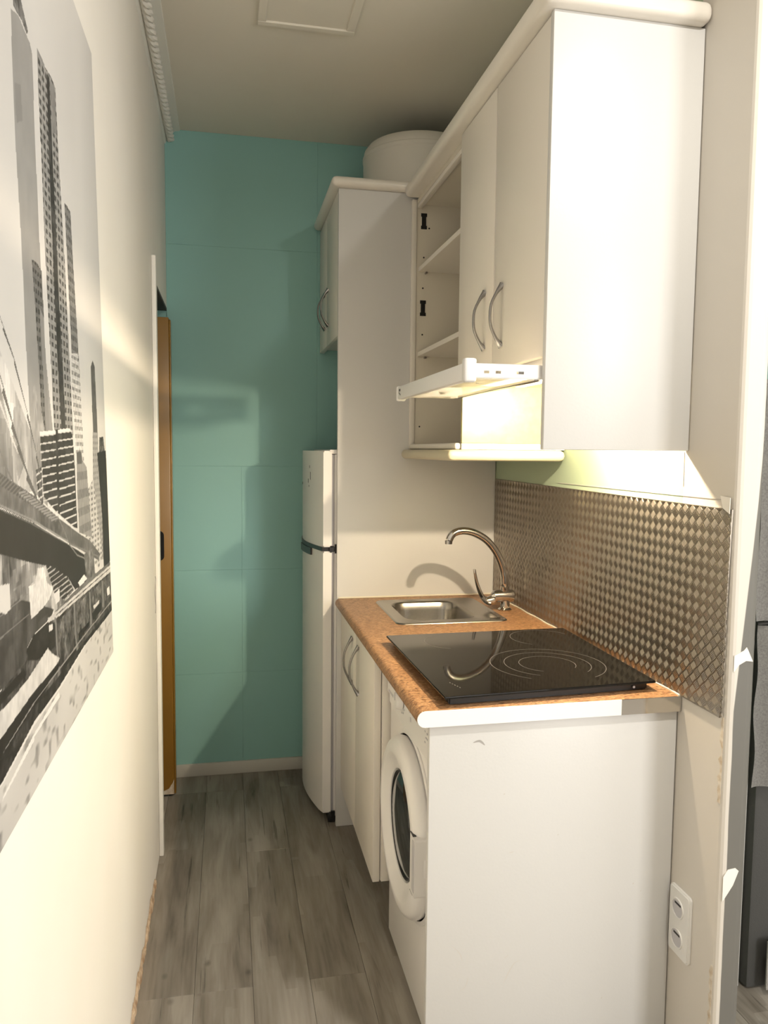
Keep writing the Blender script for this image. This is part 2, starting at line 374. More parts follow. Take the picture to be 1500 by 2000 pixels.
# door casing
bm = box(XL+.0005, XL+.015, 1.165, 1.205, .0, 2.075, .003)
tr = S('trim_2', bm, 'cove', smooth=True)
bm = bmesh.new(); prism([(XL+.002, 0), (XL+.020, 0), (XL+.022, .02), (XL+.017, .05), (XL+.019, .075), (XL+.016, .10), (XL+.002, .10)], 'y', 1.17, 1.2, bm)
# opening lining, inside faces
S('trim_3', join(box(XL-.12, XL-.0, 1.1905, 1.2, 0, 2.02), box(XL-.12, XL-.0, 1.2, YB, 2.008, 2.0195)), 'dkgrey')
# brown leaf standing open in the doorway
d1 = S('door_1', box(-1.80, -1.235, 1.640, 1.678, .012, 1.950, .003), 'door', smooth=True)
S('door_edge', box(-1.2348, -1.2285, 1.644, 1.684, .012, 1.942, .0015), 'door', d1, smooth=True)
ov = roundrect(-1.30, -1.263, .985, 1.105, .0184, 8)
S('handle_recess', prism(ov, 'y', 1.6375, 1.6398), 'blackp', d1)
bm = bmesh.new()
prism([(-1.30, .012), (-1.236, .012), (-1.236, .075), (-1.242, .058), (-1.248, .05), (-1.256, .036), (-1.27, .03), (-1.3, .02)], 'y', 1.6388, 1.6398, bm)
S('chipped_corner', bm, 'chip', d1)

# ------------------------------------------------------------------ ceiling panel
t = empty('ceiling_light', (-.764, .806, CEIL), 'square white framed ceiling light panel, switched off', 'ceiling light')
fr = bmesh.new()
x0, x1, y0, y1 = -.913, -.614, .655, .956
for a in ((x0, x1, y0, y0+.024), (x0, x1, y1-.024, y1), (x0, x0+.026, y0+.024, y1-.024), (x1-.026, x1, y0+.024, y1-.024)):
    box(a[0], a[1], a[2], a[3], CEIL-.010, CEIL-.0005, .002, 1, fr)
P('frame', fr, 'ceil', t)
P('diffuser', box(x0+.026, x1-.026, y0+.024, y1-.024, CEIL-.005, CEIL-.0005), 'ceil', t)

# ------------------------------------------------------------------ handles
def bow_handle(x, y, z0, z1, out=.030):
    """bow handle with flared feet on a front facing -x"""
    h = z1-z0; bm = bmesh.new()
    pl = spline([(x, y, z0+.002), (x-out*.45, y, z0+h*.13), (x-out*.9, y, z0+h*.32), (x-out, y, z0+h*.5), (x-out*.9, y, z1-h*.32), (x-out*.45, y, z1-h*.13), (x, y, z1-.002)], 5)
    n = len(pl); rad = []
    for i in range(n):
        s = abs(i/(n-1)-.5)*2; rad.append(.0048+.0065*max(0, s-.55)**1.5*3)
    tube(pl, rad, 10, bm, flat=((1, 0, 0), .72))
    return bm
def handle(parent, *a):
    return sub('handle', bow_handle(*a), 'satin', parent)

# ------------------------------------------------------------------ wall cabinet with the hood below
def bull(x0, x1, y0, y1, z0, z1, bm=None):
    return box(x0, x1, y0, y1, z0, z1, min(.0165, (z1-z0)*.47), 5, bm)
WC = empty('wall_cabinet', (-.17, .3, 1.44), 'white two-door wall cabinet with tall end panel, above the hood', 'cabinet')
P('end_panel', box(-.3485, -.002, .010, .0275, 1.440, 2.343, .002), 'lame', WC)
bm = box(-.328, -.002, .029, .044, 1.665, 2.343); box(-.328, -.002, .637, .652, 1.665, 2.343, bm=bm)
box(-.328, -.002, .044, .637, 1.665, 1.681, bm=bm); box(-.328, -.002, .044, .637, 2.327, 2.343, bm=bm); box(-.008, -.002, .044, .637, 1.681, 2.327, bm=bm)
P('carcass', bm, 'lam', WC, False)
for ya, yb, yh in ((.0285, .3505, .288), (.3550, .652, .418)):
    d = P('door', box(-.3475, -.330, ya, yb, 1.640, 2.340, .003), 'lam', WC)
    handle(d, -.3475, yh, 1.693 if yh < .3 else 1.702, 1.845 if yh < .3 else 1.852)

# open shelf cabinet
OC = empty('open_wall_cabinet', (-.17, .94, 1.44), 'doorless white wall cabinet with empty shelves beside the tall panel', 'cabinet')
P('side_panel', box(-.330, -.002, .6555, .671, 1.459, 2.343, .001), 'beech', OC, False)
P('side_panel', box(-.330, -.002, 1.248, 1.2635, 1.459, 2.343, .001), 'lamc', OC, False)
P('front_strip', box(-.3485, -.3305, 1.243, 1.2635, 1.440, 2.343, .003), 'lam', OC)
P('bottom_panel', box(-.330, -.002, .6555, 1.2635, 1.4405, 1.4585, .001), 'lam', OC, False)
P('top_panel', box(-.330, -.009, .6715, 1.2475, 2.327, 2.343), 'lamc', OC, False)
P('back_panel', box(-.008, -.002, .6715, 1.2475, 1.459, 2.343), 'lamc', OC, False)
P('bottom_rail', box(-.3485, -.3305, .662, 1.2425, 1.4405, 1.4595, .006, 3), 'lam', OC)
P('top_rail', box(-.3300, -.312, .6715, 1.2475, 2.312, 2.3268, .002), 'lam', OC)
for z in (2.088, 1.782):
    s_ = P('shelf', box(-.322, -.010, .672, 1.247, z, z+.016, .001), 'lam', OC, False)
    for x in (-.295, -.06): sub('shelf_pin', lathe([(0, 1.232), (.004, 1.232), (.004, 1.2479)], (x, 0, z-.0045), 'y', 10), 'satin', s_)
for zc in (2.269, 1.958):
    bm = box(-.312, -.296, 1.2462, 1.2478, zc-.028, zc+.028); box(-.315, -.293, 1.2460, 1.2478, zc+.016, zc+.028, bm=bm); box(-.315, -.293, 1.2460, 1.2478, zc-.028, zc-.016, bm=bm)
    P('hinge_slot', bm, 'blackp', OC, False)
for x, z in ((-.284, 2.245), (-.303, 2.09+.05), (-.305, 2.03), (-.305, 1.862), (-.305, 1.70), (-.31, 1.64), (-.311, 1.525)):
    P('pin_hole', lathe([(0, 1.2472), (.0032, 1.2472), (.0032, 1.2479)], (x, 0, z), 'y', 8), 'blackp', OC, False)

# bullnose boards: light pelmet below, cornice above
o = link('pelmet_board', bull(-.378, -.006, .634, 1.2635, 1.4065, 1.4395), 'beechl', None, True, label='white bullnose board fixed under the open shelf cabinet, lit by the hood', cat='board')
bm = bull(-.3800, -.0005, -.018, 1.2380, 2.3435, 2.3860)
P('x', bm, 'lam', None) if False else link('cornice_board', bm, 'lam', None, True, label='white bullnose cornice board along the top of the wall cabinets', cat='board')
link('cornice_board', bull(-.642, -.006, 1.2385, YB-.004, 2.3705, 2.4060), 'lam', None, True, label='white bullnose cornice board on top of the fridge housing', cat='board')

# ------------------------------------------------------------------ range hood with pulled-out tray
H = empty('range_hood', (-.17, .3, 1.60), 'white slide-out range hood under the two-door cabinet, tray pulled out and lamp on', 'hood')
P('housing', box(-.322, -.010, .030, .652, 1.628, 1.663, .002), 'hood', H)
f = P('grease_filter', box(-.300, -.16, .05, .60, 1.6235, 1.6278), 'grille', H, False)
bm = bmesh.new()
for k in range(28): box(-.296+0, -.164, .06+k*.0195, .064+k*.0195, 1.6222, 1.6236, bm=bm)
sub('filter_slats', bm, 'grille', f, False)
P('lamp_socket', box(-.155, -.095, .17, .25, 1.6225, 1.6278, .002), 'lens', H)
bm = lathe([(0, 1.6115), (.006, 1.6125), (.011, 1.616), (.0125, 1.6222)], (-.125, .21, 0), 'z', 20)
m = bpy.data.materials.new('glowing_bulb'); m.use_nodes = True; b_ = m.node_tree.nodes['Principled BSDF']
b_.inputs['Emission Color'].default_value = (1, .85, .55, 1); b_.inputs['Emission Strength'].default_value = 12
P('bulb', bm, m, H)
P('front_bar', box(-.362, -.347, .034, .60, 1.5865, 1.5945, .0015), 'satin', H)
TR = P('tray', box(-.505, -.363, .034, .640, 1.588, 1.5905), 'visor', H, False)
bm = box(-.528, -.508, .018, .650, 1.582, 1.6195, .004, 2)
fr = P('front_rail', bm, 'hood', H)
sub('end_cap', box(-.530, -.503, .000, .024, 1.578, 1.6285, .006, 3), 'hood', fr)
sub('end_cap', box(-.530, -.503, .646, .662, 1.578, 1.621, .005, 3), 'hood', fr)
for ya in (.0295, .640):
    bm = bmesh.new()
    # pressed rail with slots: plate built around them
    xs = [-.503, -.478, -.466, -.452, -.440, -.405, -.388, -.335]
    for i in range(7):
        xa, xb = xs[i], xs[i+1]
        if i in (1, 3, 5): box(xa, xb, ya, ya+.002, 1.592, 1.600, bm=bm); box(xa, xb, ya, ya+.002, 1.606, 1.6205, bm=bm)
        else: box(xa, xb, ya, ya+.002, 1.592, 1.6205, bm=bm)
    box(-.503, -.335, ya, ya+.006, 1.5905, 1.5925, bm=bm)
    P('slide_rail', bm, 'hood', H, False)
P('slide_rail', box(-.400, -.025, .0315, .0345, 1.600, 1.6135, .001), 'satin', H)
bm = lathe([(0, -.0005), (.0035, -.0005), (.0035, .0)], (-.497, .0145, 1.5775), 'z', 10)
P('screw', bm, 'blackp', H)
bm = box(-.5291, -.5285, .612, .628, 1.6035, 1.6105); prism([(.609, 1.594), (.611, 1.5915), (.629, 1.5995), (.627, 1.602)], 'x', -.5291, -.5285, bm)
P('rail_mark', bm, 'blur', H, False)

# ------------------------------------------------------------------ tall fridge housing
TC = empty('fridge_housing', (-.30, 1.55, 0), 'tall white housing panel with a two-door cupboard above the fridge', 'cabinet')
P('side_panel', box(-.615, -.003, 1.2650, 1.2830, .001, 2.370, .002), 'lame', TC)
bm = box(-.594, -.004, 1.2835, 1.832, 1.868, 1.886); box(-.594, -.004, 1.2835, 1.832, 2.352, 2.370, bm=bm); box(-.594, -.004, 1.818, 1.832, 1.886, 2.352, bm=bm); box(-.010, -.004, 1.2835, 1.818, 1.886, 2.352, bm=bm)
P('carcass', bm, 'lam', TC, False)
for ya, yb, yh in ((1.285, 1.598, 1.552), (1.601, 1.831, 1.655)):
    d = P('door', box(-.6145, -.5955, ya, yb, 1.853, 2.367, .0018), 'lam', TC)
    handle(d, -.6145, yh, 1.925, 2.072)

# water heater on top
WH = empty('water_heater', (-.245, 1.575, 2.371), 'white round water heater standing above the fridge housing', 'water heater')
z0 = 2.4075
P('tank', lathe([(0, z0), (.215, z0), (.225, z0+.01), (.225, 2.600), (.221, 2.623), (.208, 2.640), (.16, 2.652), (.08, 2.658), (0, 2.660)], (-.245, 1.575, 0), 'z', 64), 'boil', WH)
P('rim', lathe([(.2245, 2.584), (.2275, 2.588), (.2275, 2.600), (.2245, 2.604)], (-.245, 1.575, 0), 'z', 64), 'boil', WH)

# ------------------------------------------------------------------ refrigerator
FR = empty('refrigerator', (-.35, 1.55, 0), 'white two-door refrigerator with freezer on top and a dark handle strip', 'refrigerator')
P('body', box(-.622, -.03, 1.296, 1.822, .028, 1.420, .004), 'appl', FR)
P('top_cover', box(-.640, -.03, 1.292, 1.824, 1.4205, 1.4370, .003), 'appl', FR)
def frdoor(z0, z1):
    ya, yb = 1.290, 1.824; pts = [(-.632, ya), (-.632, yb)]
    n = 14
    out = [(-.664-.040*math.sin(PI*k/n)-.012*(k/n), ya+(yb-ya)*k/n) for k in range(n+1)]
    pts = [(-.632, ya)] + out + [(-.632, yb)]
    bm = prism(pts, 'z', z0, z1)
    bmesh.ops.bevel(bm, geom=[e for e in bm.edges if abs(e.verts[0].co.z-e.verts[1].co.z) < 1e-6], offset=.005, segments=2, affect='EDGES')
    return bm
P('freezer_door', frdoor(1.073, 1.432), 'appl', FR)
P('fridge_door', frdoor(.045, 1.057), 'appl', FR)
P('door_gasket', join(box(-.632, -.6225, 1.298, 1.818, .05, 1.054), box(-.632, -.6225, 1.298, 1.818, 1.077, 1.418)), 'applg', FR, False)
out = [(-.667-.041*math.sin(PI*k/14)-.012*(k/14), 1.296+.522*k/14) for k in range(15)]
P('handle_strip', prism([(-.628, 1.296)]+out+[(-.628, 1.818)], 'z', 1.0575, 1.0725), 'blackp', FR, False)
out2 = [(a-.004, b) for a, b in out[3:9]]; 
bm = prism([(a+.012, b) for a, b in out[3:9]][::-1]+out2, 'z', 1.030, 1.0572)
P('grip', bm, 'blackp', FR)
P('hinge', join(box(-.640, -.612, 1.2875, 1.2955, 1.0565, 1.0735), box(-.620, -.612, 1.284, 1.2955, 1.050, 1.084)), 'blackp', FR, False)
P('hinge', box(-.630, -.616, 1.2875, 1.2955, .030, .052), 'blackp', FR, False)
P('kick_plate', box(-.640, -.60, 1.300, 1.818, .004, .0445, .002), 'blackp', FR)
for y in (1.33, 1.79): P('foot', lathe([(0, .0005), (.018, .0005), (.018, .01), (.012, .0275), (0, .0275)], (-.615 if 0 else -.58, y, 0), 'z', 14), 'blackp', FR)
bm = bmesh.new()
for (y, z, h) in ((1.44, 1.37, .010), (1.43, 1.335, .030), (1.46, 1.315, .016), (1.60, 1.30, .010), (1.45, 1.295, .006)):
    k = (y-1.290)/.534; x = -.664-.040*math.sin(PI*k)-.012*k
    box(x-.0012, x+.001, y, y+.006, z-h/2, z+h/2, bm=bm)
P('door_mark', bm, 'blur', FR, False, kind='stuff')

# ------------------------------------------------------------------ base cabinet
BC = empty('base_cabinet', (-.30, .93, .15), 'white two-door base cabinet under the sink, open below', 'cabinet')
bm = box(-.575, -.01, .603, .619, .160, .845); box(-.575, -.01, 1.2460, 1.262, .160, .845, bm=bm); box(-.575, -.01, .619, 1.246, .160, .176, bm=bm); box(-.018, -.01, .619, 1.246, .176, .845, bm=bm)
P('carcass', bm, 'lam', BC, False)
for ya, yb, yh in ((.604, .9300, .872), (.9345, 1.262, .995)):
    d = P('door', box(-.5985, -.5765, ya, yb, .156, .838, .003), 'lam', BC)
    handle(d, -.5985, yh, .640, .803)
for x in (-.10,):
    for y in (.66, 1.21): P('leg', lathe([(0, .0005), (.022, .0005), (.022, .012), (.014, .02), (.014, .1595), (0, .1595)], (x, y, 0), 'z', 14), 'blackp', BC)
P('side_filler', box(-.574, -.545, .5965, .6022, .1605, .845, .001), 'lam', BC)

# ------------------------------------------------------------------ worktop
ZT, ZB = .8833, .8480
WT = empty('worktop', (-.31, .63, ZB), 'brown fibre-patterned laminate worktop with rounded front edge and pale end strip', 'worktop')
def topprof(xa=None):
    r = (ZT-ZB)/2; cxp = -.6215+r; n = 10
    return [(cxp-r*math.sin(PI*k/n)*1.0, (ZT+ZB)/2+r*math.cos(PI*k/n)) for k in range(n+1)]
pr_ = topprof()
bm = prism(pr_+[(-.002, ZB), (-.002, ZT)], 'y', .0, .830)
prism(pr_+[(-.455, ZB), (-.455, ZT)], 'y', .830, 1.160, bm)
box(-.175, -.002, .830, 1.160, ZB, ZT, bm=bm)
prism(pr_+[(-.002, ZB), (-.002, ZT)], 'y', 1.160, 1.2635, bm)
bmesh.ops.remove_doubles(bm, verts=bm.verts, dist=1e-5)
P('slab', bm, 'top', WT)
bm = prism(pr_+[(-.150, ZB), (-.150, ZT)], 'y', -.0022, -.0002)
P('end_strip', bm, 'strip', WT, label='white end strip')
P('end_strip', box(-.1498, -.002, -.0020, -.0002, ZB, ZT), 'chrome', WT, False, label='bare metal end strip')
bm = tube([(-.006+.002*math.sin(y*40), y, ZT+.0015) for y in np.arange(.0, 1.262, .02)], .0028, 6)
P('sealant_bead', bm, 'silic', WT)
bm = tube([(x, 1.2618, ZT+.0025) for x in np.arange(-.61, -.004, .02)], .0035, 6)
P('sealant_bead', bm, 'silic', WT)

# ------------------------------------------------------------------ sink
SK = empty('kitchen_sink', (-.30, .99, ZT), 'small inset stainless steel sink with rectangular bowl', 'sink')
SX0, SX1, SY0, SY1 = -.487, -.112, .797, 1.190
BX0, BX1, BY0, BY1 = -.447, -.196, .842, 1.150
zt = ZT+.0035
bm = bmesh.new()
n = 7
loops = []
def lp(x0, x1, y0, y1, r, z): return [bm.verts.new((p[0], p[1], z)) for p in roundrect(x0, x1, y0, y1, r, n)]
spec = [(0, .0, .028, ZT+.0005), (.0015, 0, .028, ZT+.003), (.004, 0, .026, zt+.001), (.010, 0, .022, zt)]
for d, _, r, z in spec: loops.append(lp(SX0+d, SX1-d, SY0+d, SY1-d, r, z))
inn = [(0, .060, zt), (.003, .058, zt-.001), (.007, .055, zt-.006), (.012, .052, zt-.03), (.020, .048, zt-.11), (.032, .040, zt-.135), (.060, .03, zt-.142)]
for d, r, z in inn: loops.append(lp(BX0+d, BX1-d, BY0+d, BY1-d, r, z))
for a, b in zip(loops[:-1], loops[1:]):
    m_ = len(a)
    for k in range(m_): bm.faces.new((a[k], a[(k+1) % m_], b[(k+1) % m_], b[k]))
bm.faces.new(loops[-1])
P('basin', bm, 'steel', SK)
cx_, cy_ = (BX0+BX1)/2, (BY0+BY1)/2
P('drain', lathe([(0, zt-.1405), (.02, zt-.1405), (.034, zt-.1395), (.036, zt-.1415)], (cx_, cy_, 0), 'z', 24), 'chrome', SK)
P('overflow', lathe([(0, -.0015), (.012, -.0015), (.013, 0)], (BX1-.017, .965, zt-.05), 'x', 16), 'blackp', SK)
P('drainer_ridge', join(tube([(-.168, .83, zt+.0005), (-.140, .83, zt+.0005), (-.133, .835, zt+.0005)], .0022, 6), tube([(-.133, .835, zt+.0005), (-.133, .95, zt+.0005)], .0022, 6)), 'steel', SK)

# ------------------------------------------------------------------ faucet
FA = empty('kitchen_faucet', (-.062, .967, ZT), 'chrome mixer tap with high curved spout and side lever behind the sink', 'faucet')
P('base', lathe([(0, ZT+.0005), (.022, ZT+.0005), (.024, ZT+.004), (.017, ZT+.010), (.0165, ZT+.036), (0, ZT+.036)], (-.066, .967, 0), 'z', 24), 'chrome', FA)
bm = bmesh.new(); lathe([(0, -.118), (.010, -.118), (.0195, -.108), (.0215, -.092), (.0215, -.045), (.0205, -.038), (.0, -.036)], (0, .967, .934), 'x', 24, bm)
P('valve_body', bm, 'chrome', FA)
P('collar', lathe([(.0, .951), (.0155, .951), (.0155, .966), (.0125, .968), (.0135, .972), (.0135, .980), (.011, .983), (0, .983)], (-.068, .967, 0), 'z', 24), 'chrome', FA)
sp = spline([(-.068, .967, .978), (-.071, .967, 1.010), (-.084, .967, 1.052), (-.106, .967, 1.094), (-.138, .967, 1.130), (-.176, .967, 1.153), (-.212, .967, 1.163), (-.242, .967, 1.161), (-.262, .967, 1.150), (-.272, .967, 1.132)], 5)
P('spout', tube(sp, [.0135]*6+[.0128]*(len(sp)-6), 16), 'chrome', FA)
P('aerator', lathe([(0, 0), (.0125, 0), (.0130, .012), (.0, .012)], (-.2735, .967, 1.119), 'z', 18), 'satin', FA)
lv = spline([(-.108, .967, .922), (-.128, .967, .918), (-.145, .967, .928), (-.160, .967, .955), (-.172, .967, .990), (-.180, .967, 1.030)], 5)
P('lever', tube(lv, [.019*(1-.66*i/(len(lv)-1)) for i in range(len(lv))], 12, flat=((.9, 0, .43), .62)), 'chrome', FA)

# ------------------------------------------------------------------ hob
HB = empty('ceramic_hob', (-.29, .32, ZT), 'black ceramic glass hob lying slightly raised and skewed on the worktop', 'hob')
q = [(-.558, .013), (-.038, .045), (-.022, .586), (-.570, .576)]
cxh = sum(p[0] for p in q)/4; cyh = sum(p[1] for p in q)/4
def quad(q, s, z0, z1, bev):
    bm = prism([(cxh+(a-cxh)*s, cyh+(b-cyh)*s) for a, b in q], 'z', z0, z1)
    if bev: bmesh.ops.bevel(bm, geom=bm.edges[:], offset=bev, segments=2, affect='EDGES')
    return bm
P('casing', quad(q, .945, ZT+.0005, .9010, .003), 'blackp', HB)
P('glass_plate', quad(q, 1,   .9014, .9070, .0016), 'hob', HB)
def arc(cx, cy, r, a0, a1, wd=.0008, n=48):
    bm = bmesh.new(); A = []
    for k in range(n+1):
        a = math.radians(a0+(a1-a0)*k/n)
        A.append([bm.verts.new((cx+(r-wd)*math.cos(a), cy+(r-wd)*math.sin(a), .90725)), bm.verts.new((cx+(r+wd)*math.cos(a), cy+(r+wd)*math.sin(a), .90725))])
    for i in range(n): bm.faces.new((A[i][0], A[i][1], A[i+1][1], A[i+1][0]))
    return bm
cxr, cyr = -.232, .222
for r, a0, a1 in ((.142, -62, 232), (.107, -50, 238), (.070, -40, 240)):
    P('heating_ring_mark', arc(cxr, cyr, r, a0, a1), 'ring', HB, False)
P('heating_ring_mark', arc(-.402, .478, .078, 100, 250), 'ring', HB, False)
P('heating_ring_mark', arc(-.136, .480, .090, 20, 230), 'ring', HB, False)
bm = bmesh.new()
for k in range(5): box(-.518+.003*k, -.5160+.003*k, .108-.0095*k, .114-.0095*k, .9070, .90722, bm=bm)
P('maker_mark', bm, 'ring', HB, False)
for x in (-.09,): P('screw', lathe([(0, -.001), (.003, -.001), (.003, .002)], (x, .0285+(x+.554)*.053, .8925), 'y', 8), 'applg', HB)

# ------------------------------------------------------------------ embossed splashback
SB = empty('splashback', (-.003, .56, .885), 'embossed aluminium checker-plate splashback behind the hob and sink', 'splashback')
py0, py1, pz0, pz1 = -.158, 1.262, .8845, 1.333
sh = prism([(py1, pz0+.0), (py1, pz1-.002), (py0+.004, pz1-.012), (py0+.016, .882), (.00, .884)], 'x', -.0045, -.0015)
P('sheet', sh, 'tread', SB, False)
vs, fs = [], []
s = .0188; r2 = math.sqrt(.5)
N_ = int(1.6/s)
def inpl(y, z): return py0-.002 < y < py1+.002 and .884 < z < pz1+.002
def cl(y, z): return min(max(y, py0+.005), py1-.002), min(max(z, .8865), 1.3295-.010*(py1-y)/1.42)
for i in range(-N_, N_):
    for j in range(-N_, N_):
        u0, v0 = (i+.5)*s, (j+.5)*s
        yc = (u0-v0)*r2+.5; zc = (u0+v0)*r2+1.1
        if not inpl(yc, zc): continue
        for k in range(5):
            o_ = (k-2)*s*.185; hl_ = s*.445; hw = s*.068
            if (i+j) % 2: a, b, c, d = (1, 0), (0, 1), hl_, hw
            else: a, b, c, d = (0, 1), (1, 0), hl_, hw
            base = len(vs)
            for (m1, m2, h) in ((-1, 0, .0), (-.78, -1, 0), (.78, -1, 0), (1, 0, 0), (.78, 1, 0), (-.78, 1, 0), (-.62, 0, .0008), (.62, 0, .0008)):
                uu = u0 + a[0]*m1*c + b[0]*(m2*d+o_); vv = v0 + a[1]*m1*c + b[1]*(m2*d+o_)
                vs.append((-.0045-h, *cl((uu-vv)*r2+.5, (uu+vv)*r2+1.1)))
            fs += [(base+0, base+1, base+6), (base+1, base+2, base+7, base+6), (base+2, base+3, base+7), (base+3, base+4, base+7), (base+4, base+5, base+6, base+7), (base+5, base+0, base+6)]
me = bpy.data.meshes.new('raised_tread_pattern'); me.from_pydata(vs, [], fs); me.materials.append(MT['tread'])
bmt = bmesh.new(); bmt.from_mesh(me); bmesh.ops.recalc_face_normals(bmt, faces=bmt.faces)
for f_ in bmt.faces:
    if f_.normal.x > 0: f_.normal_flip()
bmt.to_mesh(me); bmt.free()
o = bpy.data.objects.new('raised_tread_pattern', me); C.objects.link(o); under(o, SB); o['kind'] = 'stuff'

# ------------------------------------------------------------------ end panel beside the washing machine
EP = link('end_panel', box(-.5908, -.003, .0105, .0275, .001, .8475, .002), 'lame', None, True, label='scuffed white side panel closing the counter end beside the washing machine', cat='panel')
EP_s = bmesh.new()
random.seed(5)
def scr(pts, wd, bm):
    """thin scratch lying on the panel face"""
    ps = spline([(x, .0103, z) for x, z in pts], 4); n = len(ps); A = []
    for i, p in enumerate(ps):
        t = (ps[min(i+1, n-1)]-ps[max(i-1, 0)]).normalized(); q_ = Vector((-t.z, 0, t.x))*wd*(math.sin(PI*(i+.3)/(n+.2)))
        A.append([bm.verts.new(p+q_), bm.verts.new(p-q_)])
    for i in range(n-1): bm.faces.new((A[i][0], A[i][1], A[i+1][1], A[i+1][0]))
b0 = bmesh.new(); scr([(-.493, .803), (-.478, .806), (-.466, .796)], .0026, b0); sub('scuff_mark', b0, 'scuff', EP, False)
scr([(-.535, .345), (-.515, .325), (-.508, .305)], .0008, EP_s)
scr([(-.515, .235), (-.500, .245), (-.493, .268)], .0009, EP_s)
scr([(-.405, .545), (-.393, .547)], .0010, EP_s)
scr([(-.41, .30), (-.40, .306)], .0008, EP_s)
scr([(-.37, .29), (-.385, .285), (-.40, .262), (-.41, .24)], .0012, EP_s)
for x, z in ((-.56, .43), (-.29, .575), (-.42, .68), (-.10, .44), (-.52, .26), (-.17, .17), (-.08, .42)):
    scr([(x, z), (x+.003, z+.003)], .0012, EP_s)
sub('scratches', EP_s, 'scratch', EP, False)['kind'] = 'stuff'

# ------------------------------------------------------------------ washing machine
WM = empty('washing_machine', (-.29, .32, 0), 'white front-loading washing machine tucked under the worktop', 'washing machine')
P('cabinet', box(-.552, -.03, .036, .588, .018, .842, .006), 'appl', WM)
for x in (-.50, -.08):
    for y in (.08, .545): P('foot', lathe([(0, .0005), (.02, .0005), (.02, .008), (.008, .012), (.008, .0175), (0, .0175)], (x, y, 0), 'z', 12), 'blackp', WM)
# bowed control panel
pts = [(-.552, .040), (-.552, .584)] ; out = [(-.556-.006*math.sin(PI*k/10), .584-.544*k/10) for k in range(11)]
cp = P('control_panel', prism([(-.5522, .040), (-.5522, .584)]+out, 'z', .712, .840), 'appl', WM)
kn = P('dial', lathe([(0, -.018), (.020, -.018), (.023, -.014), (.024, -.001)], (-.563, .40, .775), 'x', 30), 'appl', WM)
sub('pointer', box(-.5826, -.5808, .398, .402, .776, .796), 'applg', kn, False)
P('detergent_drawer', box(-.5645, -.5585, .475, .575, .745, .825, .003), 'appl', WM)
sub('finger_groove', box(-.5650, -.5640, .49, .56, .750, .757), 'applg', bpy.data.objects['detergent_drawer'], False)
bm = bmesh.new()
for k in range(12):
    a = 2*PI*k/12; y, z = .40+.034*math.cos(a), .775+.034*math.sin(a); box(-.5632, -.5622, y-.002, y+.002, z-.002, z+.002, bm=bm)
for k in range(7): 
    y, z = .165-.010*(k % 3), .790-.013*(k//2); box(-.5612, -.5595, y-.004, y+.002, z-.002, z+.0015, bm=bm)
for y, z, h in ((.325, .79, .010), (.31, .775, .006), (.30, .757, .012)): box(-.5632, -.5618, y-.004, y+.004, z-h/2, z+h/2, bm=bm)
P('panel_print', bm, 'applg', WM, False, kind='stuff')
# door: bulging ring, dark bowl, handle
DY, DZ = .325, .472
dr = P('door', lathe([(.220, -.0005), (.223, -.010), (.222, -.022), (.214, -.034), (.200, -.041), (.185, -.043), (.178, -.042), (.172, -.038), (.148, -.030), (.139, -.026), (.134, -.010)], (-.552, DY, DZ), 'x', 72), 'appl', WM)
sub('glass_bowl', lathe([(.1338, -.012), (.128, -.020), (.110, -.026), (.06, -.031), (0, -.033)], (-.552, DY, DZ), 'x', 48), 'glassd', dr)
sub('inner_rim', lathe([(.1345, -.020), (.1335, -.024), (.1300, -.022), (.1295, -.016)], (-.552, DY, DZ), 'x', 60), 'blackp', dr)
bm = prism(roundrect(.104, .150, DZ-.070, DZ+.070, .006, 5), 'x', -.5965, -.562)
sub('handle', bm, 'appl', dr)
sub('handle_recess', prism(roundrect(.107, .130, DZ-.060, DZ+.064, .008, 5), 'x', -.5972, -.5964), 'applg', dr)
for dz in (.0702, -.0716): sub('handle_gap', box(-.5966, -.588, .124, .150, DZ+dz, DZ+dz+.0014), 'blackp', dr, False)
P('door_surround', lathe([(.236, -.0005), (.236, -.003), (.226, -.005), (.2255, -.0005)], (-.552, DY, DZ), 'x', 72), 'appl', WM)
P('pump_cover', join(lathe([(0, -.003), (.032, -.003), (.035, -.0003)], (-.552, .12, .09), 'x', 24), box(-.5556, -.5545, .115, .125, .075, .105)), 'appl', WM)

# ------------------------------------------------------------------ double socket
SO = empty('double_socket', (-.003, -.035, .362), 'white double power socket low on the wall beside the end panel', 'socket')
bm = prism(roundrect(-.074, .0035, .284, .442, .008, 4), 'x', -.009, -.0005)
bmesh.ops.bevel(bm, geom=[e for e in bm.edges if all(v.co.x < -.008 for v in e.verts)], offset=.003, segments=2, affect='EDGES')
P('plate', bm, 'white', SO)
for z in (.397, .326):
    h_ = P('socket_well', lathe([(.0215, -.0095), (.0205, -.0100), (.0195, -.0092), (.0190, -.0090), (0, -.0090)], (0, -.032, z), 'x', 32), 'applg', SO)
    sub('rim', lathe([(.0235, -.0090), (.0230, -.0112), (.0200, -.0112), (.0198, -.0092)], (0, -.032, z), 'x', 32), 'white', h_)
    for dz in (.0095,): sub('contact_hole', box(-.0098, -.0091, -.044, -.020, z+dz-.002, z+dz+.003), 'blackp', h_, False)

